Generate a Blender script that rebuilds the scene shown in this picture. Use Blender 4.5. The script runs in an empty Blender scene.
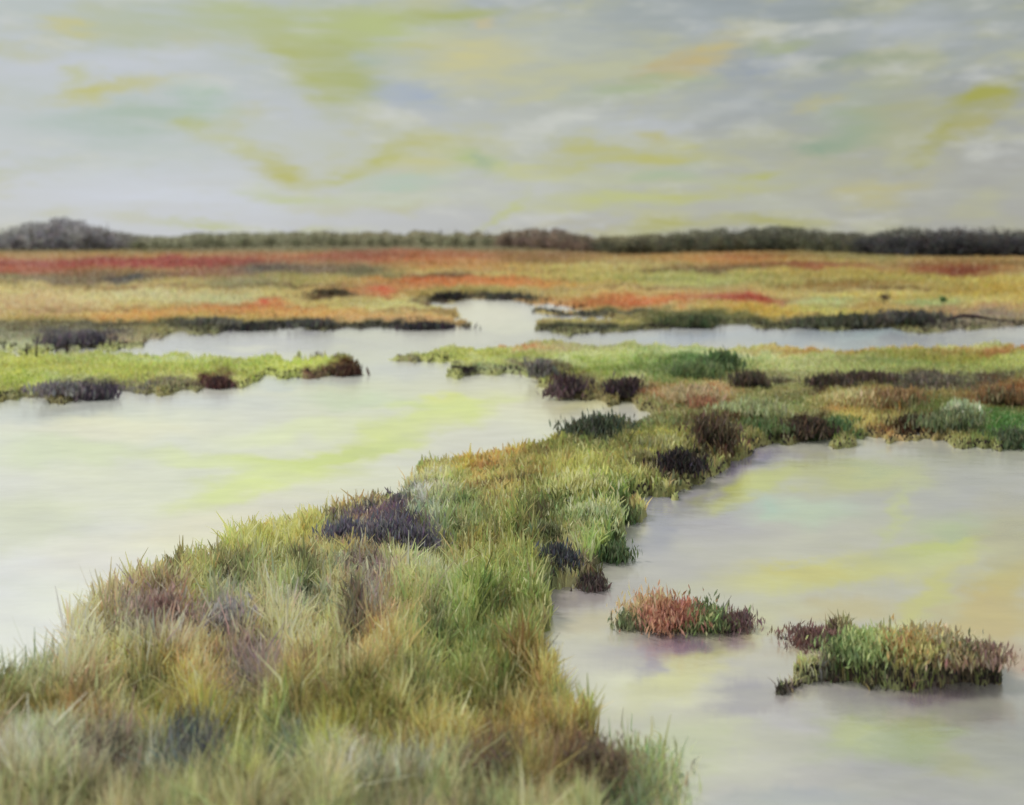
import bpy, math, random
import numpy as np
R = math.radians
C = bpy.context.scene
COL = C.collection
rng = np.random.default_rng(7)
random.seed(7)

# ------------------------------------------------------------------ camera
F, CX, HY, H = 950.0, 512.0, 238.0, 4.5      # focal length in px, centre column, horizon row, eye height
K = F * H
cd = bpy.data.cameras.new('camera'); cam = bpy.data.objects.new('camera', cd); COL.objects.link(cam)
cam.location = (0, 0, H); cam.rotation_euler = (R(90), 0, 0)
cd.sensor_width = 36; cd.lens = F / 1024 * 36
cd.shift_y = -(402.5 - HY) / 1024
cd.clip_start = 0.1; cd.clip_end = 20000
cd.dof.use_dof = True; cd.dof.focus_distance = 13; cd.dof.aperture_fstop = .42
C.camera = cam

# ------------------------------------------------------------------ exposure
C.view_settings.view_transform = 'Standard'; C.view_settings.look = 'None'
C.view_settings.gamma = 1; C.view_settings.exposure = 0.0
C.cycles.use_denoising = True
C.cycles.max_bounces = 6; C.cycles.diffuse_bounces = 3; C.cycles.glossy_bounces = 3; C.cycles.transmission_bounces = 2

def s2l(c):
    c = np.asarray(c, float) / 255
    return np.where(c < .04045, c / 12.92, ((c + .055) / 1.055) ** 2.4)

# ------------------------------------------------------------------ sky: nishita daylight under painted-looking high cloud
W = bpy.data.worlds.new('World'); C.world = W; W.use_nodes = True
nt = W.node_tree; N = nt.nodes; L = nt.links; N.clear()
SUN_EL, SUN_AZ = 52, -60                      # sun up on the left, slightly ahead
def nd(t, **kw):
    n = N.new(t)
    for k, v in kw.items(): setattr(n, k, v)
    return n
def mth(op, a, b=None, c=None):
    n = nd('ShaderNodeMath', operation=op)
    for i, v in enumerate((a, b, c)):
        if v is None: continue
        if isinstance(v, (int, float)): n.inputs[i].default_value = v
        else: L.new(v, n.inputs[i])
    return n.outputs[0]
tc = nd('ShaderNodeTexCoord'); sx = nd('ShaderNodeSeparateXYZ'); L.new(tc.outputs['Generated'], sx.inputs[0])
az = mth('MULTIPLY', mth('ARCTAN2', sx.outputs[0], sx.outputs[1]), 10.0)     # units: a tenth of a radian
el = mth('MULTIPLY', mth('ARCSINE', sx.outputs[2]), 10.0)
cb = nd('ShaderNodeCombineXYZ'); L.new(az, cb.inputs[0]); L.new(el, cb.inputs[1])
def noise(scale, detail, stretch, seed, rough=.55):
    m = nd('ShaderNodeMapping'); m.inputs['Scale'].default_value = stretch; m.inputs['Location'].default_value = (seed, seed * .7, seed)
    L.new(cb.outputs[0], m.inputs[0])
    n = nd('ShaderNodeTexNoise'); n.inputs['Scale'].default_value = scale; n.inputs['Detail'].default_value = detail
    n.inputs['Roughness'].default_value = rough
    L.new(m.outputs[0], n.inputs['Vector']); return n
def vm(op, a, b):
    n = nd('ShaderNodeVectorMath', operation=op)
    for i, v in enumerate((a, b)):
        if isinstance(v, tuple): n.inputs[i].default_value = v
        else: L.new(v, n.inputs[i])
    return n.outputs[0]
w1 = noise(1.1, 4, (.6, 1.6, 1), 3.1)
w2 = noise(5.0, 4, (.45, 2.2, 1), 9.4)
warp = vm('ADD', cb.outputs[0], vm('MULTIPLY', vm('SUBTRACT', w1.outputs['Color'], (.5, .5, .5)), (.8, .5, 0)))
warp = vm('ADD', warp, vm('MULTIPLY', vm('SUBTRACT', w2.outputs['Color'], (.5, .5, .5)), (.42, .16, 0)))
w3 = noise(13.0, 3, (.6, 1.6, 1), 5.5)
warp = vm('ADD', warp, vm('MULTIPLY', vm('SUBTRACT', w3.outputs['Color'], (.5, .5, .5)), (.22, .12, 0)))
streak = noise(3.2, 5, (.35, 3.0, 1), 17.0, .6)
patch = nd('ShaderNodeMapRange'); L.new(streak.outputs['Fac'], patch.inputs[0])
for i, v in ((1, .25), (2, .72), (3, .15), (4, 1.35)): patch.inputs[i].default_value = v
def mixc(fac, a, b):
    n = nd('ShaderNodeMix', data_type='RGBA')
    for s, v in ((n.inputs[0], fac), (n.inputs[6], a), (n.inputs[7], b)):
        if isinstance(v, (int, float)): s.default_value = v
        elif isinstance(v, tuple): s.default_value = (*s2l(v), 1)
        else: L.new(v, s)
    return n.outputs[2]
def rng_node(v, a, b, c=0., d=1., smooth=True):
    n = nd('ShaderNodeMapRange')
    if smooth: n.interpolation_type = 'SMOOTHSTEP'
    L.new(v, n.inputs[0])
    for i, x in enumerate((a, b, c, d)): n.inputs[i + 1].default_value = x
    return n.outputs[0]
side = rng_node(az, -4.4, 4.0)
high = rng_node(el, .3, 2.6)
lo = mixc(side, (200, 203, 206), (170, 170, 164))
hi = mixc(side, (187, 194, 195), (147, 155, 156))
col = mixc(high, lo, hi)
zen = rng_node(el, 3.6, 9.0)
col = mixc(zen, col, (272, 274, 272))          # an overcast sky is brightest overhead
bign = noise(.8, 4, (.5, 1.5, 1), 31.0)
col = mixc(rng_node(bign.outputs['Fac'], .48, .75, 0, .5), col, (192, 196, 176))
mot = noise(1.9, 5, (.55, 1.5, 1), 57.0, .6)
col = mixc(rng_node(mot.outputs['Fac'], .46, .68, 0, .6), col, (190, 190, 142))
mot2 = noise(2.4, 5, (.5, 1.6, 1), 83.0, .6)
col = mixc(rng_node(mot2.outputs['Fac'], .5, .7, 0, .6), col, (208, 209, 202))
finen = noise(7, 5, (.3, 2.5, 1), 41.0)
col = mixc(rng_node(finen.outputs['Fac'], .45, .8, 0, .2), col, (206, 210, 216))
SKY = [
 (580,118,60,10,-25,(206,208,202),.7),(720,108,70,10,-22,(198,200,196),.6),(235,140,60,9,24,(196,198,150),.6),(120,160,70,9,-20,(204,208,206),.6),(800,160,60,8,-20,(186,184,150),.6),(905,180,50,8,-28,(186,182,140),.5),(545,96,50,8,-24,(196,194,140),.6),(385,118,60,9,20,(204,206,196),.6),(560,70,60,12,-14,(196,194,140),.6),(950,70,60,8,-20,(170,176,170),.6),(20,170,50,10,-12,(186,192,170),.5),
 (540,60,210,60,0,(188,190,160),.7),(110,130,150,46,0,(182,193,184),.6),(840,130,130,60,0,(166,169,148),.6),(430,170,170,40,0,(190,194,160),.6),(650,180,170,40,0,(184,188,150),.6),(330,40,150,50,0,(184,190,150),.6),(170,20,170,20,0,(182,190,165),.6),
 # column, row, half width, half height, tilt (deg, down to the right), colour, strength
 (60,75,100,20,0,(201,204,213),.5),(150,60,70,15,-4,(203,206,214),.6),(170,200,170,36,0,(206,211,221),.7),(640,128,60,18,0,(192,196,207),.6),
 (920,32,75,20,6,(182,187,190),.6),(700,12,150,14,0,(160,168,170),.5),(890,4,90,9,0,(140,148,140),.6),(780,100,120,40,0,(160,168,176),.5),
 (520,190,60,24,0,(196,198,200),.5),(960,200,110,30,0,(158,158,156),.5),(560,40,70,26,0,(184,190,184),.5),
 (65,22,30,9,8,(203,196,128),.9),(150,24,90,26,0,(180,188,158),.6),(30,95,40,22,0,(190,196,190),.5),
 (262,25,90,22,15,(180,189,140),.85),(310,68,72,26,35,(178,183,120),1.),(345,60,38,60,0,(172,179,116),.95),(375,26,90,24,0,(182,192,132),.85),(452,12,66,11,-8,(171,178,107),.9),
 (130,90,80,9,-12,(193,191,129),1.),(90,76,24,11,-20,(190,192,130),.7),(145,116,76,17,-8,(172,187,172),.8),(208,100,34,16,0,(168,190,168),.7),(80,125,60,16,0,(176,190,182),.6),(195,122,24,7,-4,(181,186,121),.8),
 (402,96,56,15,5,(166,176,190),.75),(365,62,18,10,0,(165,182,185),.6),(470,58,66,30,0,(202,197,146),.75),(490,20,14,8,0,(208,190,132),.8),(415,48,30,8,0,(193,191,129),.6),
 (276,163,40,18,22,(185,184,114),1.),(298,191,60,8,5,(188,198,126),.8),(342,171,52,7,-10,(186,189,128),.8),(385,153,58,9,-22,(185,186,121),.9),(438,145,52,10,6,(187,186,121),.9),(475,163,42,12,18,(178,190,136),.9),(418,162,40,14,0,(198,195,136),.6),(402,180,60,12,-3,(178,196,180),.8),(480,166,13,13,0,(156,174,156),.6),(500,210,34,7,-45,(188,194,129),.8),(400,197,120,8,0,(196,202,186),.6),
 (690,56,60,18,-28,(196,186,132),.85),(668,66,56,13,-20,(189,169,120),.7),(640,84,76,12,-8,(166,180,144),.8),(775,43,36,6,0,(163,173,124),.9),(755,56,48,13,0,(148,157,172),.8),(700,24,30,14,0,(176,182,186),.5),
 (650,135,24,9,12,(186,181,110),1.),(588,146,40,8,6,(185,185,126),.8),(640,153,100,9,3,(185,184,117),1.),(562,163,56,8,-8,(185,186,121),.9),(660,171,54,11,-5,(168,184,154),.8),(755,175,32,5,0,(179,182,108),.8),(700,193,96,8,-3,(185,187,123),.9),(600,202,110,10,0,(190,195,132),.7),(520,172,50,10,0,(196,198,150),.7),(875,190,44,15,0,(188,182,130),.8),
 (845,112,40,27,0,(168,176,158),.8),(818,108,26,10,-10,(185,180,131),.9),(856,133,44,16,-12,(152,169,142),.8),(825,145,26,9,0,(146,164,142),.7),(875,60,80,8,2,(146,158,136),.8),(880,88,40,12,-8,(168,174,146),.7),(900,120,54,24,0,(170,171,136),.7),
 (988,98,58,10,-16,(165,165,83),1.),(948,132,56,8,-32,(166,165,87),1.),(975,124,38,10,-40,(171,168,112),.8),(975,112,24,7,-10,(162,164,125),.5),
 (205,231,50,5,0,(185,192,121),.9),(670,232,70,9,-3,(174,174,102),.9),(770,222,60,6,0,(171,171,109),.8),(590,236,30,5,0,(185,180,128),.8),(310,231,90,4,0,(192,196,160),.5),(560,224,50,6,0,(180,176,140),.4),
]
for ks, (px, py, rx, ry, ang, c, a) in enumerate(SKY):
    if ks % 8 == 7:        # keep the node chain serial, so that few values are held at once
        warp = vm('ADD', warp, vm('MULTIPLY', col, (1e-7, 1e-7, 1e-7)))
    u = math.atan2(px - CX, F) * 10; v = math.atan2(HY - py, math.hypot(F, px - CX)) * 10
    sc = math.cos(math.atan2(px - CX, F)) ** 2
    m = nd('ShaderNodeMapping', vector_type='TEXTURE'); L.new(warp, m.inputs[0])
    m.inputs['Location'].default_value = (u, v, 0); m.inputs['Rotation'].default_value = (0, 0, R(-ang)); m.inputs['Scale'].default_value = (rx / 95 * 1.02 * (.5 + .5 * sc), ry / 95 * 1.05, 1)
    ln = nd('ShaderNodeVectorMath', operation='LENGTH'); L.new(m.outputs[0], ln.inputs[0])
    f = rng_node(ln.outputs['Value'], 1.3, .0, 0., min(1., a * 1.12))
    col = mixc(mth('MULTIPLY', f, patch.outputs[0]), col, c)
sky = nd('ShaderNodeTexSky', sky_type='NISHITA'); sky.sun_disc = False; sky.sun_elevation = R(SUN_EL); sky.sun_rotation = R(SUN_AZ)
bgA = nd('ShaderNodeBackground'); L.new(sky.outputs[0], bgA.inputs[0]); bgA.inputs[1].default_value = .08
bgB = nd('ShaderNodeBackground'); L.new(col, bgB.inputs[0]); bgB.inputs[1].default_value = 1.0
mx = nd('ShaderNodeMixShader'); mx.inputs[0].default_value = .94; L.new(bgA.outputs[0], mx.inputs[1]); L.new(bgB.outputs[0], mx.inputs[2])
wo = nd('ShaderNodeOutputWorld'); L.new(mx.outputs[0], wo.inputs[0])

sd = bpy.data.lights.new('sun', 'SUN'); so = bpy.data.objects.new('sun', sd); COL.objects.link(so)
sd.energy = 2.8; sd.angle = R(12); sd.color = (1, .95, .87)
so.rotation_euler = (R(90 - SUN_EL), 0, R(180 - SUN_AZ))   # light comes from azimuth SUN_AZ (from +Y towards +X)

# ------------------------------------------------------------------ numeric noise
def _hash(ix, iy, s):
    n = (ix * 374761393 + iy * 668265263 + s * 982451653) & 0xffffffff
    n = ((n ^ (n >> 13)) * 1274126177) & 0xffffffff
    return ((n ^ (n >> 16)) & 0xffff) / 65535.
def vnoise(x, y, s=0):
    x0 = np.floor(x).astype(np.int64); y0 = np.floor(y).astype(np.int64)
    fx = x - x0; fy = y - y0; fx = fx * fx * (3 - 2 * fx); fy = fy * fy * (3 - 2 * fy)
    a = _hash(x0, y0, s); b = _hash(x0 + 1, y0, s); c = _hash(x0, y0 + 1, s); d = _hash(x0 + 1, y0 + 1, s)
    return (a + (b - a) * fx) * (1 - fy) + (c + (d - c) * fx) * fy - .5
def fbm(x, y, s=0, o=4):
    t = 0; amp = 1.
    for i in range(o):
        t = t + amp * vnoise(x * 2 ** i, y * 2 ** i, s + i * 7); amp *= .5
    return t
def g2w(px, py):          # spot on the ground seen at column px, row py
    Y = K / (np.maximum(py, HY + .3) - HY); return (px - CX) / F * Y, Y
def w2g(x, y): return CX + x / y * F, HY + K / y

# ------------------------------------------------------------------ where the land lies
POLY = {
 'far': [(-900,236),(1900,236),(1900,332),(1024,329),(985,330),(940,333),(880,331),(830,329),(780,328),(700,329),(640,331),(600,334),(548,334),(530,331),(548,322),(640,318),(560,316),(510,315),(540,311),(600,311),(560,307),(532,306),(510,301),(480,302),(450,301),(430,303),(424,307),(455,310),(468,318),(452,325),(478,323),(455,329),(400,331),(330,331),(250,331),(180,333),(158,337),(150,344),(118,351),(60,353),(-900,355)],
 'left': [(-900,356),(0,358),(100,356),(160,358),(250,360),(330,361),(356,365),(360,372),(330,377),(250,383),(200,390),(130,396),(60,403),(0,400),(-900,402)],
 'mid': [(1900,349),(1024,349),(900,351),(800,351),(700,351),(620,349),(560,346),(510,347),(470,349),(430,353),(405,356),(392,361),(420,364),(440,368),(445,373),(485,377),(520,379),(545,386),(570,398),(602,402),(645,409),(655,418),(640,426),(600,428),(570,437),(520,452),(480,460),(430,484),(400,499),(330,520),(260,546),(200,576),(140,602),(105,625),(80,655),(60,695),(20,725),(-60,745),(-200,1200),(560,1200),(600,850),(594,800),(590,775),(586,755),(566,735),(554,690),(546,645),(542,600),(596,582),(615,548),(645,502),(690,488),(722,462),(760,447),(850,442),(930,440),(1000,451),(1060,458),(1900,470)],
 'isletA': [(614,626),(650,623),(700,621),(746,623),(740,629),(690,631),(640,631)],
 'isletB': [(765,694),(800,676),(830,668),(850,660),(900,660),(960,660),(1008,674),(1004,684),(900,688),(850,682),(810,684),(785,693)],
 'isletC': [(770,633),(810,629),(862,632),(850,637),(806,637)],
 'bar': [(448,374),(470,373),(486,376),(470,378),(452,377)],
}
X0, X1, Y0, Y1 = -900, 1900, 238, 1100
gx, gy = np.meshgrid(np.arange(X0, X1) + .5, np.arange(Y0, Y1) + .5)
wa = np.clip((gy - HY) / 110, .06, 1.6)
jx = gx + fbm(gx / 26, gy / 9, 3) * 22 * wa + fbm(gx / 7, gy / 3, 5, 3) * 7 * wa
jy = gy + fbm(gx / 30, gy / 16, 11) * 9 * wa + fbm(gx / 9, gy / 5, 12, 3) * 4 * wa
def inside(poly, x, y):
    r = np.zeros(x.shape, bool); n = len(poly)
    for i in range(n):
        (ax, ay), (bx, by) = poly[i], poly[(i + 1) % n]
        if ay == by: continue
        c = ((ay > y) != (by > y)) & (x < (bx - ax) * (y - ay) / (by - ay) + ax); r ^= c
    return r
mask = np.zeros(gx.shape, bool)
for k, p in POLY.items(): mask |= inside(p, jx, jy)
del jx, jy
def blur(m, r, axis):
    m = np.moveaxis(m, axis, 0); pad = np.concatenate([np.repeat(m[:1], r + 1, 0), m, np.repeat(m[-1:], r, 0)])
    c = np.cumsum(pad, 0); o = (c[2 * r + 1:] - c[:-2 * r - 1]) / (2 * r + 1); return np.moveaxis(o, 0, axis)
mk = mask.astype(float)
mk1 = blur(blur(blur(mk, 2, 1), 1, 0), 1, 0)
mk2 = blur(blur(mk, 9, 1), 7, 0)
mk3 = blur(blur(mk2, 16, 1), 12, 0)
wt = np.clip((gy - 400) / 120, 0, 1)
LM = mk1 * (1 - wt) + wt * (.4 * mk1 + .6 * mk2)
def samp(A, px, py):
    x = np.clip(px - X0 - .5, 0, A.shape[1] - 1.001); y = np.clip(py - Y0 - .5, 0, A.shape[0] - 1.001)
    i = x.astype(int); j = y.astype(int); fx = x - i; fy = y - j
    return (A[j, i] * (1 - fx) + A[j, i + 1] * fx) * (1 - fy) + (A[j + 1, i] * (1 - fx) + A[j + 1, i + 1] * fx) * fy
def ground_z(px, py):
    m = samp(LM, px, py); x, y = g2w(px, py)
    t = np.clip((m - .12) / .7, 0, 1); t = t * t * (3 - 2 * t)
    near = np.clip((py - 400) / 150, 0, 1)
    z = -.38 + t * (.38 + .13 + .07 * near)
    return z + t * (fbm(x * .8, y * .8, 21) * .16 * near + fbm(x * .35, y * .1, 22) * .08)

# ------------------------------------------------------------------ colour of the vegetation, strokes in painting order
def paint(px, py, base, strokes, wx=16, wy=6, seed=50, fine=1., gain=1.15):
    near = np.clip((py - 380) / 200, 0, 1)
    sx_ = .2 + .8 * np.clip((py - HY) / 120, 0, 1)
    ux = px + sx_ * (fbm(px / 30, py / 10, seed) * wx * 2 + fbm(px / 8, py / 3.5, seed + 3, 3) * wx * .9 * fine)
    uy = py + sx_ * (fbm(px / 34, py / 15, seed + 1) * wy * 2 + fbm(px / (9 - 5 * near), py / (4 + 14 * near), seed + 2, 3) * wy * (1 + near * 2.2) * fine)
    c = base.copy()
    for (x, y, rx, ry, ang, k, a) in strokes:
        ca, sa = math.cos(R(ang)), math.sin(R(ang))
        dx = ux - x; dy = uy - y
        d2 = ((dx * ca + dy * sa) / (rx * 1.15)) ** 2 + ((-dx * sa + dy * ca) / (ry * 1.15)) ** 2
        w = np.minimum(np.exp(-1.35 * d2 ** 1.25) * a * gain, 1)[:, None]
        c = c * (1 - w) + np.array(k, float) * w
    return c
ROWS = [(238,(120,118,90)),(249,(128,122,80)),(254,(176,140,78)),(262,(184,150,84)),(275,(188,172,98)),(290,(196,180,110)),(305,(198,184,110)),(318,(196,172,96)),(328,(130,128,80)),(336,(150,150,100)),(350,(185,190,120)),(365,(170,178,90)),(380,(160,165,95)),(400,(150,140,85)),(430,(130,130,75)),(470,(150,148,85)),(520,(158,155,92)),(580,(155,152,105)),(640,(145,145,98)),(700,(140,140,85)),(760,(150,148,100)),(900,(160,158,125))]
def rowbase(py):
    ys = [r[0] for r in ROWS]; return np.stack([np.interp(py, ys, [r[1][i] for r in ROWS]) for i in range(3)], 1)
LAND = [
 # far meadow
 (60,262,90,4,0,(196,140,90),.8),(-100,266,160,8,0,(180,100,76),.8),(90,262,130,5,0,(172,92,78),.9),(170,262,90,5,0,(172,84,76),1),(30,270,70,5,0,(184,104,76),.8),(220,261,60,4,0,(166,84,72),1),(130,275,120,5,0,(138,112,84),.8),(60,281,90,5,0,(132,118,96),.8),(130,279,24,4,0,(98,98,98),.9),(215,272,50,5,0,(160,108,90),.7),
 (300,256,90,4,0,(186,124,84),.8),(350,258,90,4,0,(178,112,76),.8),(390,255,60,5,0,(158,80,56),1),(440,256,80,5,0,(184,112,62),.9),(470,264,80,5,0,(200,136,66),.9),(540,258,50,6,0,(160,118,66),.9),
 (275,270,45,6,0,(118,110,104),.9),(330,268,60,5,0,(134,112,92),.7),(365,271,30,5,0,(118,116,84),.7),(320,281,90,6,0,(170,160,88),.8),(440,279,70,4,0,(205,118,54),1),(480,284,80,4,0,(206,128,60),.9),(385,291,60,7,0,(198,126,72),.8),(450,293,70,5,0,(158,146,72),.8),(380,275,30,3,0,(140,130,80),.6),(450,276,26,2,0,(120,96,66),.8),
 (110,296,150,9,0,(208,190,134),.9),(30,306,80,10,0,(204,178,130),.9),(140,297,40,6,0,(204,200,152),.7),(220,298,40,5,0,(198,200,150),.8),(240,283,40,6,0,(150,144,110),.7),(130,318,55,5,0,(206,158,84),1),(210,310,50,5,-3,(200,152,84),.9),(270,309,60,5,4,(206,138,78),1),(310,314,70,6,0,(206,160,84),.9),(420,307,90,6,0,(198,190,118),.9),(400,320,80,4,0,(202,160,102),.8),(265,304,14,3,0,(206,104,66),1),(382,291,14,4,0,(204,100,56),.9),
 (330,296,26,3,0,(92,74,48),1),
 (590,268,100,7,0,(196,180,96),.9),(640,264,60,5,0,(190,178,112),.7),(530,283,80,3,0,(206,134,66),1),(620,281,80,5,0,(180,170,84),.8),(720,258,60,6,0,(198,146,60),.9),(770,260,60,6,0,(184,110,48),1),(750,269,80,3,0,(134,100,62),1),(820,268,50,3,0,(164,92,56),.9),(700,278,90,6,0,(172,172,92),.9),(740,284,80,5,0,(178,180,106),.8),(860,256,90,5,0,(156,142,72),.9),(850,274,110,5,0,(182,162,72),.9),(840,285,80,4,0,(158,124,60),.9),
 (960,268,56,6,0,(160,96,54),1),(965,271,22,5,0,(142,72,48),1),(1000,262,60,5,0,(156,122,60),.8),(1000,290,70,8,0,(190,166,62),.9),(1100,300,90,20,0,(186,160,70),.7),(900,280,70,5,0,(180,166,72),.8),
 (590,302,110,5,0,(200,150,84),.9),(620,301,60,6,0,(202,118,58),1),(560,299,60,4,0,(198,160,94),.7),(700,293,90,4,0,(196,166,98),.7),(740,302,60,5,0,(190,108,76),1),(770,301,26,3,0,(176,64,50),1),(830,303,50,6,0,(180,190,132),.9),(930,304,30,6,0,(160,176,114),.9),(760,312,60,6,0,(196,164,58),.9),(870,308,30,8,0,(190,150,74),.7),(970,310,70,5,0,(182,150,108),.8),(840,312,40,4,0,(178,178,92),.7),
 (510,298,30,2.5,0,(60,58,52),1),(450,300,24,3,0,(46,42,38),1),(430,305,12,2.5,0,(90,66,56),1),(560,312,70,2.5,1,(64,66,62),1),(640,312,40,3,0,(88,90,68),.8),(600,320,60,3,0,(186,174,92),.9),(590,331,50,3,0,(58,62,44),.9),(690,319,46,6,0,(78,90,46),1),(690,326,40,3,0,(52,50,38),1),(780,324,60,3,0,(92,92,58),1),(850,322,70,4,0,(78,80,56),1),(930,322,60,4,0,(100,98,88),.8),(985,318,60,5,0,(150,136,124),.8),(1000,326,50,4,0,(150,140,116),.8),(740,327,80,2.5,0,(86,88,56),.9),
 (110,327,40,2.5,0,(58,54,46),1),(60,326,60,2,0,(110,104,84),.7),(150,331,30,5,0,(176,166,106),.7),(200,327,60,4,0,(98,98,74),1),(255,328,40,3,0,(46,46,44),1),(310,326,40,3,0,(62,60,60),1),(360,330,60,3,0,(70,70,56),1),(420,327,44,4,0,(44,42,46),1),(440,331,40,2.5,0,(96,96,110),.8),
 (60,337,60,6,0,(104,98,104),.9),(90,340,30,5,0,(70,60,78),.9),(10,338,40,8,0,(140,140,112),.8),(30,350,60,5,0,(166,168,168),.5),(130,342,40,5,0,(176,160,130),.7),
 (700,271,70,1.6,0,(120,104,64),.8),(560,262,60,1.6,0,(150,120,70),.8),(640,289,80,1.5,0,(150,120,76),.7),(900,291,90,1.6,0,(140,112,64),.8),(300,287,60,1.6,0,(130,112,70),.8),(150,288,80,1.4,0,(150,120,84),.7),(500,270,60,1.5,0,(196,150,84),.8),(820,262,80,1.5,0,(190,170,80),.8),(980,279,60,2,0,(196,176,70),.9),(90,310,90,1.6,0,(170,140,96),.7),(420,313,70,1.6,0,(160,130,80),.7),(880,297,70,1.6,0,(200,178,80),.8),(30,329,60,2,0,(120,112,84),.8),(655,318,90,2,0,(120,116,70),.7),
 # left green spit
 (100,366,150,10,2,(176,180,82),1),(60,372,110,10,0,(182,188,84),1),(180,364,100,8,0,(180,190,96),1),(260,372,60,6,0,(158,168,74),1),(210,382,60,4,-3,(192,196,112),.9),(300,365,70,5,-3,(190,202,92),1),(170,360,60,3,0,(190,200,150),.8),(40,383,50,5,0,(196,204,142),.9),(0,386,40,14,0,(164,178,60),.8),(-200,370,160,14,0,(170,178,84),.9),
 (60,395,40,6,0,(122,116,120),.9),(95,393,22,5,0,(60,50,66),1),(140,389,40,4,0,(108,104,100),.9),(200,387,50,3,0,(126,120,96),.8),(218,381,16,7,0,(84,44,44),1),(343,370,20,6,0,(66,34,20),1),(320,358,40,2,5,(102,92,92),.9),(310,376,30,3,-5,(120,84,70),.8),
 # middle land
 (400,360,30,3,10,(96,80,66),1),(430,357,50,6,0,(186,194,102),1),(470,350,60,4,0,(180,182,110),.8),(500,346,50,3,2,(204,144,98),.9),(520,357,70,5,0,(164,170,66),1),(480,364,40,5,0,(186,192,110),.9),(500,372,40,5,0,(158,166,118),.9),(467,374,18,3,2,(36,32,34),1),(440,362,26,2.5,5,(76,74,76),.9),
 (590,362,60,9,0,(190,200,142),1),(620,364,40,7,0,(160,172,74),1),(600,374,50,3.5,-3,(148,162,54),1),(560,350,40,4,0,(178,172,126),.8),(680,360,60,8,0,(176,192,128),.9),(700,372,70,9,0,(104,130,62),1),(720,362,30,8,0,(84,120,56),1),(740,354,60,5,0,(192,204,150),.8),(660,376,40,5,0,(118,134,72),.9),
 (536,366,12,6,0,(96,88,90),.9),(568,384,24,8,25,(70,48,54),1),(545,376,20,5,20,(110,80,80),.8),(625,390,18,7,15,(60,44,50),1),(625,380,20,5,0,(190,192,140),.8),(655,392,30,5,0,(150,110,66),.9),(690,394,46,8,0,(186,160,108),1),(700,402,26,8,0,(176,118,72),.8),
 (870,350,120,4,0,(188,152,78),.9),(840,353,40,5,0,(196,148,74),1),(940,358,110,7,0,(152,150,64),1),(820,362,70,6,0,(180,186,120),.9),(900,368,50,6,0,(134,146,82),.9),(960,374,70,5,0,(172,180,100),.9),(1020,354,40,4,0,(178,128,70),.9),(800,372,60,6,0,(168,174,112),.9),
 (755,383,28,6,0,(66,58,46),1),(830,388,40,5,-10,(66,52,42),1),(868,382,40,5,0,(74,56,46),1),(920,384,60,4,3,(96,86,74),1),(990,384,50,4,0,(100,98,84),.9),(745,376,30,5,0,(176,170,110),.7),(790,380,30,5,0,(164,164,110),.8),
 (800,404,50,8,0,(116,126,70),.9),(850,402,40,9,0,(190,176,104),1),(835,412,30,6,0,(176,140,84),.8),(900,402,46,9,0,(152,110,54),1),(950,404,36,10,0,(124,128,64),.9),(1000,398,40,12,0,(132,90,48),1),(960,420,50,12,0,(96,122,58),1),(1010,428,30,14,0,(78,118,54),1),(960,412,12,10,0,(172,186,142),.9),(890,430,70,8,0,(196,152,92),.7),
 (920,425,36,5,0,(62,44,28),1),(870,428,26,5,0,(124,88,52),.8),(752,414,44,9,0,(158,166,104),1),(765,432,30,7,0,(74,96,46),1),(808,430,28,10,0,(64,50,38),1),(838,430,18,9,0,(70,104,50),1),(855,420,30,7,0,(188,172,92),.9),(715,425,26,16,-15,(92,72,48),1),(715,450,20,12,-30,(90,62,44),.9),(685,412,30,8,0,(136,136,86),.9),(650,432,40,5,0,(132,138,96),.8),
 (600,438,30,12,0,(80,92,66),1),(590,432,16,8,0,(100,110,96),.7),(684,470,22,12,-10,(42,34,34),1),(660,478,20,8,0,(60,48,46),.8),(655,450,34,9,-10,(170,168,84),.9),(630,460,30,12,0,(130,126,66),.8),(560,455,30,9,0,(118,118,66),.9),
 # peninsula
 (520,452,50,7,-8,(178,172,78),.9),(480,466,46,12,-15,(190,160,78),1),(440,482,40,9,-20,(182,164,62),1),(490,480,16,28,0,(196,152,88),.9),(540,480,30,22,0,(142,130,72),.8),(500,490,20,22,0,(160,150,84),.8),
 (577,496,34,26,0,(178,178,92),1),(580,492,18,14,0,(190,190,96),.9),(545,520,26,34,0,(112,120,60),1),(600,500,26,16,20,(132,140,64),.8),(620,512,18,13,0,(76,96,46),1),(596,532,28,15,0,(150,166,100),1),(582,550,18,15,0,(144,164,92),1),(612,548,16,14,0,(80,104,58),1),(558,566,18,14,0,(60,64,66),1),(590,574,18,10,0,(82,70,62),1),(560,530,22,20,0,(96,104,68),.8),(525,545,30,28,0,(152,156,88),1),
 (395,528,28,20,0,(82,76,98),1),(360,532,18,13,0,(72,66,96),1),(380,516,46,14,-10,(92,84,104),1),(362,540,40,16,0,(88,82,100),1),(330,528,20,12,0,(150,140,124),.8),(350,557,36,13,0,(182,156,122),1),(385,560,16,18,0,(130,124,116),.8),(345,585,26,9,0,(102,98,104),.9),(380,600,16,34,0,(128,122,126),.9),(300,540,40,22,-20,(166,162,80),.9),(250,550,60,16,-20,(172,172,92),.9),(300,518,60,10,-18,(176,164,120),.7),(380,500,50,10,-20,(182,160,104),.9),
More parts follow.
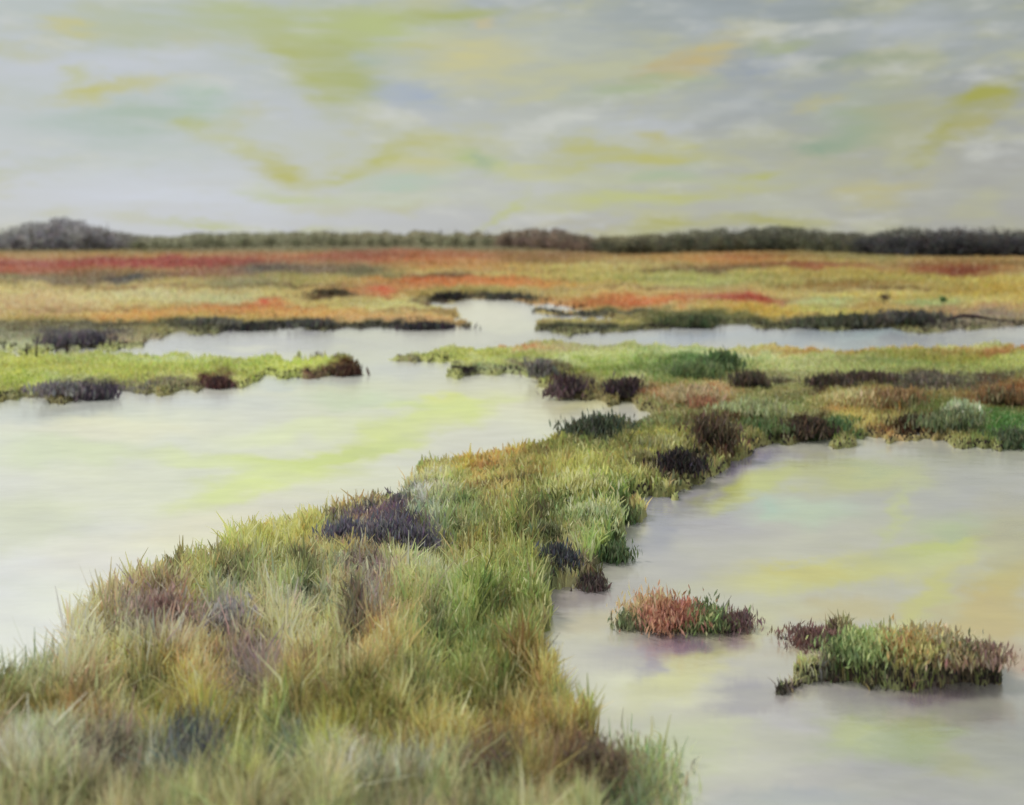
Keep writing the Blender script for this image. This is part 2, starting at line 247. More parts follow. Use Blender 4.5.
 (440,530,24,44,0,(146,156,120),.9),(430,520,10,36,0,(166,178,166),.8),(470,530,20,40,0,(122,136,84),.9),(490,560,40,16,0,(150,144,72),.9),(450,600,50,34,0,(150,160,100),.9),(430,590,14,26,0,(178,184,150),.8),(500,610,34,50,0,(116,126,62),.9),(520,570,18,24,0,(122,128,70),.8),(535,640,14,60,0,(96,102,48),1),(545,690,14,40,0,(170,146,84),1),(525,680,14,34,0,(142,100,62),1),(556,690,10,34,0,(186,170,100),.9),
 (380,650,30,34,0,(186,150,110),1),(405,660,26,30,0,(170,150,84),.9),(345,640,20,34,0,(140,134,112),.9),(370,610,14,30,0,(118,114,120),.8),(325,630,14,24,0,(156,150,90),.8),(430,690,40,34,0,(142,138,84),.9),(480,690,46,40,0,(106,116,56),1),(420,640,20,40,0,(138,152,92),.9),(460,650,26,30,0,(124,134,78),.8),
 (130,610,40,22,0,(172,166,110),.9),(85,640,22,30,0,(186,182,120),1),(88,640,14,20,0,(170,168,76),.8),(115,655,36,40,0,(164,158,118),.7),(150,625,46,24,-10,(152,126,112),1),(165,640,24,20,0,(142,110,98),1),(140,640,20,18,0,(130,124,124),.9),(150,660,34,7,0,(196,192,180),1),(190,650,20,30,0,(156,136,112),.8),(105,600,30,16,0,(188,164,150),.7),
 (220,600,40,24,0,(168,166,104),.9),(200,630,20,30,0,(170,170,110),.8),(228,640,22,40,0,(136,130,132),1),(240,610,24,20,0,(132,136,124),.9),(270,640,24,30,0,(176,178,128),1),(272,620,10,34,0,(182,184,148),1),(300,600,40,22,0,(150,154,100),.9),(305,615,24,16,0,(136,142,134),.9),(255,650,16,20,0,(180,178,120),.9),(300,660,22,30,0,(172,166,120),.9),
 (60,690,40,26,0,(178,172,140),.8),(80,700,30,30,0,(164,134,104),.9),(75,735,34,28,0,(150,118,70),.9),(30,720,34,22,0,(132,128,84),.9),(30,740,30,18,0,(126,100,52),.8),(10,700,20,14,0,(120,120,110),.8),(150,705,40,26,0,(118,124,84),.8),(125,690,20,26,0,(156,156,92),.8),(160,735,40,22,0,(150,140,56),.9),(105,720,14,24,0,(180,178,130),.9),
 (205,705,18,34,15,(182,172,80),.9),(185,690,26,20,0,(178,146,110),.8),(195,715,12,34,-25,(186,192,60),.9),(230,740,34,26,0,(138,128,50),1),(225,700,30,20,0,(158,140,100),.8),(250,690,20,38,0,(122,112,116),1),(268,720,14,30,0,(138,128,120),.8),(300,700,26,30,0,(160,144,96),.9),(290,730,12,24,0,(188,194,60),.8),(320,740,26,24,0,(108,106,46),1),(330,690,20,30,0,(168,158,116),.8),
 (185,768,30,20,0,(104,114,142),1),(218,776,24,16,0,(92,98,138),1),(160,780,24,14,0,(124,130,140),.9),(250,780,20,46,15,(190,194,108),1),(270,760,12,30,10,(182,188,120),.8),(285,772,20,26,0,(112,120,122),.9),(320,785,26,24,0,(188,192,110),.9),(60,780,70,22,0,(176,178,156),.9),(110,790,50,14,0,(182,174,152),.8),(30,765,34,16,0,(170,178,150),.9),(110,765,26,16,0,(134,124,124),.8),
 (350,745,18,34,0,(124,122,46),.9),(380,740,26,24,0,(120,116,52),.9),(340,780,16,26,0,(176,180,70),.8),(370,795,50,14,0,(170,174,166),1),(420,790,30,14,0,(176,180,170),.8),(360,775,26,10,0,(142,144,140),.8),(440,750,40,24,0,(172,158,88),.9),(450,775,26,16,0,(180,176,110),.8),(400,765,30,14,0,(160,148,80),.8),
 (500,745,34,26,0,(180,156,96),1),(512,740,16,16,0,(190,172,110),.8),(540,745,30,20,0,(164,144,74),.9),(490,775,22,20,0,(130,90,80),1),(505,785,14,16,0,(84,80,92),1),(465,780,14,10,0,(110,112,114),.9),(545,780,34,22,0,(130,120,66),.9),(585,770,34,30,0,(122,100,66),1),(590,785,20,16,0,(108,94,90),.9),(570,740,24,16,0,(170,160,84),.9),(605,745,16,20,0,(160,130,74),.9),(600,790,16,20,0,(96,76,62),.8),
 (645,770,30,40,0,(160,170,120),.9),(670,765,24,20,0,(166,178,126),.8),(632,760,8,26,10,(196,194,186),.8),
 (25,662,60,44,0,(192,192,174),.8),(0,610,60,40,0,(200,200,188),.8),(40,795,90,18,0,(188,188,170),.8),
 # islets
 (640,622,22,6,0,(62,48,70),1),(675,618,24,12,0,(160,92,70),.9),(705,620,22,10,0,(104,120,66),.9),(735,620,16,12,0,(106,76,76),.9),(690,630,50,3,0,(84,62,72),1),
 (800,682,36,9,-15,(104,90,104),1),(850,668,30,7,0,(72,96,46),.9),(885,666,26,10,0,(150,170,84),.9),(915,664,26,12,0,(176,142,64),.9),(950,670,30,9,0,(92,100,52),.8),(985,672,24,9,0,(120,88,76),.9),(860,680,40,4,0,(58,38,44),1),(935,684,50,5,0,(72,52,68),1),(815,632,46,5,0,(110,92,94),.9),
]
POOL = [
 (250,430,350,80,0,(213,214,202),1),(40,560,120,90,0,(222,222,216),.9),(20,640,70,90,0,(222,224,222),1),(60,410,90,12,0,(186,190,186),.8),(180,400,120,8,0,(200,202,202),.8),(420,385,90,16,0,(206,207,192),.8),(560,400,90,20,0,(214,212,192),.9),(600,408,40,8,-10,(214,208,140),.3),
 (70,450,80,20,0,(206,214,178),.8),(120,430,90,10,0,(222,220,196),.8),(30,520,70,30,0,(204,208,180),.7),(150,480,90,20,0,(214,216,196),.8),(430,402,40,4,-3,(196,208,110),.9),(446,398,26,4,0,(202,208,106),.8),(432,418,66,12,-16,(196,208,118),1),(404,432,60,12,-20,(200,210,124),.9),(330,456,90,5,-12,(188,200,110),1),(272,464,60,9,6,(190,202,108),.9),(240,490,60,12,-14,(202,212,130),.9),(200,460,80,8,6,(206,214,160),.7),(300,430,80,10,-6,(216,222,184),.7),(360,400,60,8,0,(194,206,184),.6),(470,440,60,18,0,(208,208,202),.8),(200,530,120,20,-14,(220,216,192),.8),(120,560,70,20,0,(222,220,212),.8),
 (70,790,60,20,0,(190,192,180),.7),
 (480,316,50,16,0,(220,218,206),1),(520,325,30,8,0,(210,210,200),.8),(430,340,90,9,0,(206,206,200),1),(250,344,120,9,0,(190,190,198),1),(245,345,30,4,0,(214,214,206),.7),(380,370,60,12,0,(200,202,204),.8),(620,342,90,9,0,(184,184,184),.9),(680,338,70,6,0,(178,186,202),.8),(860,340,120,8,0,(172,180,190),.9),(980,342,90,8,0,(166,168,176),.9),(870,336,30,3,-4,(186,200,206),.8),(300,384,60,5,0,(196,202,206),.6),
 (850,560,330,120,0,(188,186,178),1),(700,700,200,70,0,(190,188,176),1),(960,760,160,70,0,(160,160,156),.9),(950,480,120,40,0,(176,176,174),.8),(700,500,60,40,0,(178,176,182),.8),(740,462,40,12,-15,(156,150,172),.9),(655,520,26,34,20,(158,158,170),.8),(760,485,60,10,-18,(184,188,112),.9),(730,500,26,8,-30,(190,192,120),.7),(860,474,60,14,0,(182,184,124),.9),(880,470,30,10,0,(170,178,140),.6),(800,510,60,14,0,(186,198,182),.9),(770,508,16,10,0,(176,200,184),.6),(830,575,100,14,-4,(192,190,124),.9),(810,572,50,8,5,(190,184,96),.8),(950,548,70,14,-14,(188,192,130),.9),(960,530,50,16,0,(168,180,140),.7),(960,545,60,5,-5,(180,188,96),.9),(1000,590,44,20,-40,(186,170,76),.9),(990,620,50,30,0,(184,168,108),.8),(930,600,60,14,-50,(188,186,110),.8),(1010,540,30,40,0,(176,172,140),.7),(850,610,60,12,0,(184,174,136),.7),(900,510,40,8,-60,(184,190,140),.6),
 (590,600,60,20,0,(164,158,158),.9),(600,625,60,12,0,(184,176,150),.8),(640,650,40,24,0,(170,166,166),.8),(630,690,70,26,0,(206,206,186),.9),(700,660,90,16,-34,(196,196,146),.7),(730,650,50,12,-30,(192,188,140),.5),(650,660,14,22,0,(150,146,160),.6),(680,642,24,12,0,(130,116,132),.8),(730,640,20,12,0,(150,134,140),.7),(750,700,34,24,0,(152,148,158),.9),(790,700,30,12,-20,(130,118,132),.8),(840,700,90,14,0,(172,170,168),.9),(940,694,50,12,0,(134,124,130),.8),(770,722,30,12,0,(186,184,182),.8),(870,745,60,16,0,(158,168,138),.6),(930,742,40,20,0,(140,152,108),.9),(850,735,26,16,0,(168,176,120),.6),(960,765,30,16,0,(150,152,104),.7),(700,745,60,24,0,(186,190,160),.9),(740,770,60,18,0,(184,184,174),.9),(790,800,80,12,0,(160,164,164),.8),(1000,740,50,40,0,(148,148,144),.8),(1010,660,30,16,0,(172,140,112),.5),(660,770,40,40,0,(180,188,150),.6),(830,650,60,10,0,(176,168,140),.6),  # dark violet strokes below the islets: their reflections painted into the water colour
]
DESAT = .17
def land_rgb(px, py):
    n = len(px); c = paint(px, py, rowbase(py), LAND)
    near = np.clip((py - 400) / 120, 0, 1); q = .2 + .8 * near
    m1 = fbm(px / (60 - 38 * near), py / (4 + 30 * near), 131, 4); m2 = fbm(px / (70 - 40 * near), py / (5 + 38 * near), 137, 3)
    c = c * (1 + (.14 + .2 * near) * m1)[:, None] + m2[:, None] * np.array([[16, -4, 12]]) * q[:, None] - (np.abs(m1) * near)[:, None] * np.array([[0, 4, -10]])
    f = np.clip((300 - py) / 40, 0, 1)[:, None] * .1; c = c * (1 - f) + c.mean(1, keepdims=True) * f
    o = np.clip((py - 470) / 80, 0, 1)[:, None] * .22; c = c * (1 - o) + np.array([[136, 131, 86]]) * o
    c = c * (1 - .5 * np.clip(-m1 - .12, 0, 1) * near)[:, None]
    return c + near[:, None] * np.array([[0, 0, -2]])
def klevel(px, py): return np.interp(py, [245, 300, 345, 370, 430, 500, 600, 700, 800], [.68, .69, .74, .74, .8, 1.05, 1.15, 1.02, .96])[:, None]
def wlevel(px, py):
    q = np.clip((px - 520) / 120, 0, 1) * np.clip((py - 400) / 60, 0, 1)
    return (np.interp(py, [300, 345, 400, 480, 600], [1., .88, .92, .86, .82]) * (1 - q) + .79 * q)[:, None]
def to_alb(c, k, cap=.82):
    v = s2l(np.clip(c, 3, 250)) * k; g = v @ np.array([.3, .6, .1]); v = v * (1 - DESAT) + g[:, None] * DESAT
    return np.clip(v, .004, cap)

# ------------------------------------------------------------------ mesh helpers
def link(name, me, mat, parent=None, **props):
    o = bpy.data.objects.new(name, me); COL.objects.link(o)
    if mat is not None and not me.materials: me.materials.append(mat)
    if parent: o.parent = parent
    for k, v in props.items(): o[k] = v
    return o
def mesh_np(name, V, faces_flat, sizes, colv=None, smooth=False):
    me = bpy.data.meshes.new(name)
    V = np.ascontiguousarray(V, np.float32); me.vertices.add(len(V)); me.vertices.foreach_set('co', V.ravel())
    me.loops.add(len(faces_flat)); me.loops.foreach_set('vertex_index', np.ascontiguousarray(faces_flat, np.int32))
    me.polygons.add(len(sizes)); st = np.zeros(len(sizes), np.int32); st[1:] = np.cumsum(sizes)[:-1]
    me.polygons.foreach_set('loop_start', st); me.polygons.foreach_set('loop_total', np.ascontiguousarray(sizes, np.int32))
    if smooth: me.polygons.foreach_set('use_smooth', np.ones(len(sizes), bool))
    if colv is not None:
        a = me.color_attributes.new('tint', 'FLOAT_COLOR', 'POINT')
        a.data.foreach_set('color', np.concatenate([colv, np.ones((len(V), 1))], 1).astype(np.float32).ravel())
    me.update(calc_edges=True); return me
def material(name, rough=.8, trans=0., spec=.25, attr=True, rgb=None, noise_amp=.25, nscale=6., stretch=(1, 1, 1)):
    m = bpy.data.materials.new(name); m.use_nodes = True; t = m.node_tree; n = t.nodes; l = t.links
    b = n['Principled BSDF']; b.inputs['Roughness'].default_value = rough; b.inputs['Specular IOR Level'].default_value = spec
    if attr:
        a = n.new('ShaderNodeAttribute'); a.attribute_name = 'tint'; src = a.outputs['Color']
    else:
        a = n.new('ShaderNodeRGB'); a.outputs[0].default_value = (*rgb, 1); src = a.outputs[0]
    tcn = n.new('ShaderNodeTexCoord'); mp = n.new('ShaderNodeMapping'); mp.inputs['Scale'].default_value = stretch; l.new(tcn.outputs['Object'], mp.inputs[0])
    no = n.new('ShaderNodeTexNoise'); no.inputs['Scale'].default_value = nscale; no.inputs['Detail'].default_value = 5; l.new(mp.outputs[0], no.inputs['Vector'])
    mr = n.new('ShaderNodeMapRange'); mr.inputs[1].default_value = .25; mr.inputs[2].default_value = .75; mr.inputs[3].default_value = 1 - noise_amp; mr.inputs[4].default_value = 1 + noise_amp
    l.new(no.outputs['Fac'], mr.inputs[0])
    vmn = n.new('ShaderNodeVectorMath'); vmn.operation = 'SCALE'; l.new(src, vmn.inputs[0]); l.new(mr.outputs[0], vmn.inputs['Scale'])
    l.new(vmn.outputs[0], b.inputs['Base Color'])
    if trans > 0:
        tr = n.new('ShaderNodeBsdfTranslucent'); l.new(vmn.outputs[0], tr.inputs[0]); mx = n.new('ShaderNodeMixShader'); mx.inputs[0].default_value = trans
        l.new(b.outputs[0], mx.inputs[1]); l.new(tr.outputs[0], mx.inputs[2]); l.new(mx.outputs[0], n['Material Output'].inputs[0])
    return m
M_GRASS = material('grass', .75, .35, .15, noise_amp=.12, nscale=3)
M_LEAF = material('leaves', .7, .3, .15, noise_amp=.2, nscale=4)
M_SOIL = material('marsh_soil', .9, 0, .2, noise_amp=.22, nscale=7)
M_BARK = material('bark', .85, 0, .2, noise_amp=.3, nscale=12)

# ------------------------------------------------------------------ ground sheet and water sheet
cols = np.concatenate([np.array([-6000, -3500, -2000, -1400]), np.arange(-900, -60, 8), np.arange(-60, 1084, 2), np.arange(1084, 1900, 8), np.array([1900, 2400, 3000, 4500, 7000])]).astype(float)
rows = np.concatenate([[238.4, 238.8, 239.4], np.arange(240, 470, 1.), np.arange(470, 860, 2.), np.arange(860, 1100, 8), [1200, 1500, 2200, 4500]]).astype(float)
def sheet(cols, rows):
    PX, PY = np.meshgrid(cols, rows); PX = PX.ravel(); PY = PY.ravel(); X = (PX - CX) / F * K / (PY - HY); Y = K / (PY - HY)
    nr, nc = len(rows), len(cols); i = np.arange(nr * nc).reshape(nr, nc)
    f = np.stack([i[:-1, :-1], i[1:, :-1], i[1:, 1:], i[:-1, 1:]], -1).reshape(-1, 4)
    return PX, PY, X, Y, f
PX, PY, X, Y, f = sheet(cols, rows)
Z = ground_z(PX, PY)
soil = to_alb(land_rgb(PX, PY) * .93, 1.15 * klevel(PX, PY))
me = mesh_np('ground', np.stack([X, Y, Z], 1), f.ravel(), np.full(len(f), 4), soil, True)
link('ground', me, M_SOIL, kind='structure')

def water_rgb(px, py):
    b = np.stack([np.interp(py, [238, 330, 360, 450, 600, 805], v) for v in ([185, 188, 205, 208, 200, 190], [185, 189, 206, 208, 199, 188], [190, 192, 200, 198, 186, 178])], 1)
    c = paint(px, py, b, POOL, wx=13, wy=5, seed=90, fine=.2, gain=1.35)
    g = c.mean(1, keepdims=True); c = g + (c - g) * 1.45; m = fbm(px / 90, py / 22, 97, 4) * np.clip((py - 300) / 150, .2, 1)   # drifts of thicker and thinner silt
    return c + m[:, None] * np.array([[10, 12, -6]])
M_W = bpy.data.materials.new('milky_water'); M_W.use_nodes = True; t = M_W.node_tree; n = t.nodes; l = t.links
b = n['Principled BSDF']; a = n.new('ShaderNodeAttribute'); a.attribute_name = 'tint'
tcn = n.new('ShaderNodeTexCoord'); mp = n.new('ShaderNodeMapping'); mp.inputs['Scale'].default_value = (.5, .9, 1); l.new(tcn.outputs['Object'], mp.inputs[0])
no = n.new('ShaderNodeTexNoise'); no.inputs['Scale'].default_value = 2.2; no.inputs['Detail'].default_value = 6; l.new(mp.outputs[0], no.inputs['Vector'])
mr = n.new('ShaderNodeMapRange'); mr.inputs[1].default_value = .3; mr.inputs[2].default_value = .7; mr.inputs[3].default_value = .93; mr.inputs[4].default_value = 1.06; l.new(no.outputs['Fac'], mr.inputs[0])
vs = n.new('ShaderNodeVectorMath'); vs.operation = 'SCALE'; l.new(a.outputs['Color'], vs.inputs[0]); l.new(mr.outputs[0], vs.inputs['Scale']); l.new(vs.outputs[0], b.inputs['Base Color'])
b.inputs['Roughness'].default_value = .22; b.inputs['IOR'].default_value = 1.333
no2 = n.new('ShaderNodeTexNoise'); no2.inputs['Scale'].default_value = 3.0; no2.inputs['Detail'].default_value = 4; l.new(mp.outputs[0], no2.inputs['Vector'])
bp = n.new('ShaderNodeBump'); bp.inputs['Strength'].default_value = .35; bp.inputs['Distance'].default_value = .03; l.new(no2.outputs['Fac'], bp.inputs['Height']); l.new(bp.outputs[0], b.inputs['Normal'])
gl = n.new('ShaderNodeBsdfGlossy'); gl.inputs['Roughness'].default_value = .2; gl.inputs['Color'].default_value = (.95, .95, .93, 1); l.new(bp.outputs[0], gl.inputs['Normal'])
mxn = n.new('ShaderNodeMixShader'); mxn.inputs[0].default_value = .36; l.new(b.outputs[0], mxn.inputs[1]); l.new(gl.outputs[0], mxn.inputs[2]); l.new(mxn.outputs[0], n['Material Output'].inputs[0])
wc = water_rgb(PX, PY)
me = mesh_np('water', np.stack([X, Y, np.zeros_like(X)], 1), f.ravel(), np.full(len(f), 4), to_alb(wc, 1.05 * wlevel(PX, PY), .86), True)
link('water', me, M_W, kind='structure')

# ------------------------------------------------------------------ grass
def blades(P, h, w, colr, lean=.35, droop=.3, tipc=None):
    n = len(P); th = rng.uniform(0, 2 * np.pi, n); ph = rng.uniform(0, 2 * np.pi, n)
    d = np.stack([np.cos(ph), np.sin(ph)], 1) * (np.abs(rng.normal(0, lean, n)) * h)[:, None]
    s = np.stack([np.cos(th) , np.sin(th) * .5, np.zeros(n)], 1) * (w / 2)[:, None]
    mid = P.copy(); mid[:, :2] += d * .35; mid[:, 2] += h * .55
    tip = P.copy(); tip[:, :2] += d; tip[:, 2] += h * (1 - droop * rng.uniform(0, 1, n))
    V = np.stack([P - s * .7, P + s * .7, mid + s * .9, mid - s * .9, tip + s * .2, tip - s * .2], 1).reshape(-1, 3)
    i = (np.arange(n) * 6)[:, None]
    fc = (i + np.array([[0, 1, 2, 3, 3, 2, 4, 5]])).ravel()
    cc = np.repeat(colr[:, None, :], 6, 1)
    if tipc is not None: cc[:, 4:] = tipc[:, None, :]
    return V, fc, np.full(2 * n, 4), cc.reshape(-1, 3)
def scatter(n, x0, x1, y0, y1, dens=None, thr=.55):
    px = rng.uniform(x0, x1, n); py = rng.uniform(y0, y1, n)
    m = samp(LM, px, py); q = np.clip((py - 480) / 120, 0, 1); m = m * (1 - q) + q * (.35 * m + .65 * samp(mk3, px, py)); keep = m > thr + rng.uniform(-.12, .3, n) + q * rng.uniform(-.25, .22, n)
    if dens is not None: keep &= rng.uniform(0, 1, n) < dens(px, py)
    return px[keep], py[keep]
def grass_obj(name, px, py, hm, label, hvar=.22, wpx=1.5, k=1.9, jit=.07, lean=.3, **kw):
    x, y = g2w(px, py); z = ground_z(px, py) - .03; n = len(px)
    h = hm(px, py) * np.exp(rng.normal(0, hvar, n)); w = np.maximum(wpx * y / F, .006) * rng.uniform(.7, 1.5, n)
    up = h * F / y * rng.uniform(.4, .6, n)
    c = land_rgb(px, py - up)
    c = c * (1 + rng.normal(0, jit, (n, 1))) + rng.normal(0, 6, (n, 3))
    # some straw-pale and some dark dead stems
    r = rng.uniform(0, 1, n)[:, None]
    c = np.where(r < .07, c * .45 + np.array([215, 208, 160]) * .55, c); c = np.where(r > .97, c * .7, c)
    A = to_alb(c, k * klevel(px, py))
    V, fc, sz, cc = blades(np.stack([x, y, z], 1), h, w, A, lean, **kw)
    me = mesh_np(name, V, fc, sz, cc); return link(name, me, M_GRASS, kind='stuff', label=label, category='grass')
def hum(px, py): return .75 + .8 * (fbm(px / 40, py / 30, 77) + .4)
fx, fy = scatter(330000, -160, 760, 425, 900, lambda a, b_: np.clip(.35 + 1.1 * samp(mk2, a, b_) - np.clip((150 - a) / 400, 0, .5) * (b_ > 600), .12, 1))
grass_obj('marsh_grass', fx, fy, lambda a, b_: (.19 + .13 * np.clip((b_ - 430) / 250, 0, 1)) * hum(a, b_) * np.clip(samp(mk2, a, b_) * 1.3, .35, 1), 'tall mixed green, straw and violet marsh grass covering the near peninsula', wpx=2.4)
fx, fy = scatter(150000, -200, 1240, 346, 470)
grass_obj('meadow_grass', fx, fy, lambda a, b_: .13 * hum(a, b_), 'bright green and ochre meadow grass on the low land between the pools', wpx=1.4)
fx, fy = scatter(150000, -200, 1240, 249, 346)
grass_obj('sedge', fx, fy, lambda a, b_: np.clip(.003 * K / (b_ - HY), .12, .4) * hum(a, b_), 'low red, orange and straw sedge of the far meadow', wpx=1.3, lean=.5)
for (a0, a1, b0, b1, hh, lab) in ((600, 760, 612, 636, .16, 'short russet and green grass on the nearer-left islet'), (760, 1015, 655, 694, .13, 'short green and ochre grass on the long right islet'), (768, 864, 628, 638, .12, 'sparse violet grass on the thin mud strip')):
    fx, fy = scatter(14000, a0, a1, b0, b1, thr=.5)
    grass_obj('islet_grass', fx, fy, lambda a, b_: hh * hum(a, b_), lab, wpx=1.7)

def fringe(name, px, py, h, wpx, colr, k, label, jit=.08, lean=.3):
    x, y = g2w(px, py); n = len(px); z = np.maximum(ground_z(px, py), -.06) - .02
    hh = h * np.exp(rng.normal(0, .3, n)); w = wpx * y / F * rng.uniform(.7, 1.5, n)
    A = to_alb(colr * (1 + rng.normal(0, jit, (n, 1))) + rng.normal(0, 5, (n, 3)), k)
    V, fc, sz, cc = blades(np.stack([x, y, z], 1), hh, w, A, lean)
    return link(name, mesh_np(name, V, fc, sz, cc), M_GRASS, kind='stuff', label=label, category='grass')
# thin pale green tufts standing in the water off the lower right corner of the peninsula
n_ = 2000; px = rng.normal(643, 19, n_); py = rng.normal(792, 20, n_); q_ = np.stack([rng.uniform(150, 178, n_), rng.uniform(162, 184, n_), rng.uniform(110, 150, n_)], 1)
fringe('water_grass', px, py, .2, 2.2, q_, 1.35, 'wispy pale green grass growing out of the water off the lower corner of the peninsula')
# wisps where the left flank of the peninsula thins out into the pool
px = rng.uniform(-60, 420, 60000); py = rng.uniform(470, 860, 60000); m_ = samp(mk3, px, py); q_ = (m_ > .08) & (m_ < .5) & (rng.uniform(0, .5, 60000) < m_ * .8) & (rng.uniform(0, 1, 60000) < .55)
px, py = px[q_], py[q_]; c_ = land_rgb(px, py) * .45 + np.array([[200, 200, 182]]) * .55
fringe('water_grass', px, py, .16, 2.0, c_, 2.2, 'sparse pale wisps of grass along the left flank of the peninsula')
# dark peaty sedge hanging over the lower banks
px = np.concatenate([rng.uniform(-100, 1124, 160000), rng.uniform(590, 1020, 60000)]); py = np.concatenate([rng.uniform(296, 500, 160000), rng.uniform(600, 705, 60000)]); n_ = len(px)
south = samp(mk1, px, py - 2.5) - samp(mk1, px, py + 2.5 + (py - 300) * .015)
q_ = (south > np.where(py > 560, .2, .35)) & (samp(LM, px, py) > .2) & (fbm(px / 45, py / 30, 301) + rng.uniform(-.25, .25, n_) > np.where(py > 395, -.5, -.22))
px, py = px[q_], py[q_]; t_ = np.clip(fbm(px / 30, py / 20, 305) + .5, 0, 1)[:, None]
fringe('bank_sedge', px, py, np.clip(.0026 * K / (py - HY), .06, .22), 2.0, t_ * np.array([[66, 54, 58]]) + (1 - t_) * np.array([[78, 76, 60]]), np.interp(py, [300, 350, 400, 450], [.7, .7, .8, 1.2])[:, None], 'dark brown and violet sedge hanging over the muddy lower banks')

# ------------------------------------------------------------------ shrubs and trees
def leafcloud(lobes, n, size, cols_, jit=.08, up=.0, kk=1.9):
    """lobes: (cx,cy,cz,rx,ry,rz,weight,colour index)"""
    w = np.array([l_[6] for l_ in lobes], float); w /= w.sum()
    k = rng.choice(len(lobes), n, p=w); Lb = np.array([l_[:6] for l_ in lobes], float)[k]
    v = rng.normal(0, 1, (n, 3)); v /= np.linalg.norm(v, axis=1)[:, None]; r = np.minimum(np.abs(rng.normal(0, .66, n)), 1.9) + .12
    Cn = Lb[:, :3] + v * r[:, None] * Lb[:, 3:6]
    a = rng.normal(0, 1, (n, 3)); a[:, 2] += up * np.sign(a[:, 2]); a /= np.linalg.norm(a, axis=1)[:, None]
    b_ = np.cross(a, rng.normal(0, 1, (n, 3))); b_ /= np.linalg.norm(b_, axis=1)[:, None]
    s = size * rng.uniform(.5, 1.4, n)[:, None]
    V = np.stack([Cn - a * s, Cn + b_ * s * .22, Cn + a * s, Cn - b_ * s * .22], 1).reshape(-1, 3)
    V[:, 2] = np.maximum(V[:, 2], -.02)
    cc = np.array(cols_, float)[[lobes[i][7] for i in k]] * (1 + rng.normal(0, jit, (n, 1))) + rng.normal(0, 5, (n, 3))
    return V, np.arange(4 * n), np.full(n, 4), np.repeat(to_alb(cc * .9 + 10, kk), 4, 0)
def tubes(segs, colr):
    """segs: list of polylines [(x,y,z,r),...] -> tapered 5-sided tubes"""
    V = []; Fc = []; base = 0
    for s in segs:
        s = np.array(s, float); m = len(s)
        for j in range(m):
            t_ = s[min(j + 1, m - 1), :3] - s[max(j - 1, 0), :3]; t_ /= np.linalg.norm(t_) + 1e-9
            u = np.cross(t_, (.3, .9, .1)); u /= np.linalg.norm(u) + 1e-9; v = np.cross(t_, u)
            for q in range(5):
                an = q * 2 * np.pi / 5; V.append(s[j, :3] + s[j, 3] * (u * np.cos(an) + v * np.sin(an)))
        for j in range(m - 1):
            for q in range(5):
                q2 = (q + 1) % 5; Fc += [base + j * 5 + q, base + j * 5 + q2, base + (j + 1) * 5 + q2, base + (j + 1) * 5 + q]
        base += 5 * m
    V = np.array(V); return V, np.array(Fc), np.full(len(Fc) // 4, 4), np.repeat(to_alb(np.array([colr], float), 1.2), len(V), 0)
def twig(x, y, z, dx, dy, h, r, bend=.15):
    p = []
    for j in range(5):
        t_ = j / 4; p.append((x + dx * t_ + random.uniform(-1, 1) * bend * h * .25 * t_, y + dy * t_, z + h * t_, r * (1 - .75 * t_)))
    return p
def lobes_for(w, d, h, n, ncol, low=.35):
    L_ = []
    for i in range(n):
        a = random.uniform(0, 6.28); q = random.uniform(0, .75) ** .7
        cx = math.cos(a) * q * w * .42; cy = math.sin(a) * q * d * .42; top = h * (1 - .55 * q * q) * random.uniform(.75, 1)
        s = random.uniform(.22, .36)
        cz = random.uniform(low, .75) * top
        L_.append((cx, cy, cz, w * s, d * s, h * random.uniform(.22, .36), random.uniform(.6, 1.2), random.randrange(ncol)))
    return L_
def shrub(px, py, wpx, hpx, cols_, label, name='shrub', group=None, n=None, twigc=(60, 48, 44), leafpx=3.4, nl=11, spiky=2.6):
    cols_ = [tuple(np.array(c_) * .74 + np.mean(c_) * .26) for c_ in cols_]
    x, y = g2w(np.array([px], float), np.array([py], float)); x = float(x[0]); y = float(y[0]); z = max(float(ground_z(np.array([px], float), np.array([py], float))[0]), -.05)
    s = y / F; w = wpx * s; h = hpx * s; d = w * .7
    e = bpy.data.objects.new(name, None); COL.objects.link(e); e.location = (x, y, z); e['label'] = label; e['category'] = 'tree' if 'tree' in name else ('shrub' if 'shrub' in name else 'reeds')
    if group: e['group'] = group
    n = n or int(min(7000, max(220, wpx * hpx * 1.15)))
    V, a, b_, c = leafcloud(lobes_for(w, d, h, nl, len(cols_)), n, leafpx * s * 1.3, cols_, up=spiky, kk=2.0 * float(klevel(0, np.array([py]))[0, 0]) ** .6)
    link('foliage', mesh_np('foliage', V, a, b_, c), M_LEAF, e)
    seg = []
    for i in range(random.randint(7, 11)):
        an = random.uniform(0, 6.28); q = random.uniform(.1, .5); seg.append(twig(random.uniform(-.1, .1) * w, random.uniform(-.1, .1) * d, -.05, math.cos(an) * q * w, math.sin(an) * q * d, h * random.uniform(.6, 1.0), max(.3 * s, .008)))
    V, a, b_, c = tubes(seg, twigc); link('stem', mesh_np('stem', V, a, b_, c), M_BARK, e)
    return e
DK = (62, 52, 54); DV = (84, 76, 98); DG = (78, 92, 50); MG = (104, 130, 62); YG = (168, 176, 88); OC = (178, 142, 70); RU = (158, 92, 66); GR = (108, 108, 100); PK = (176, 142, 118)
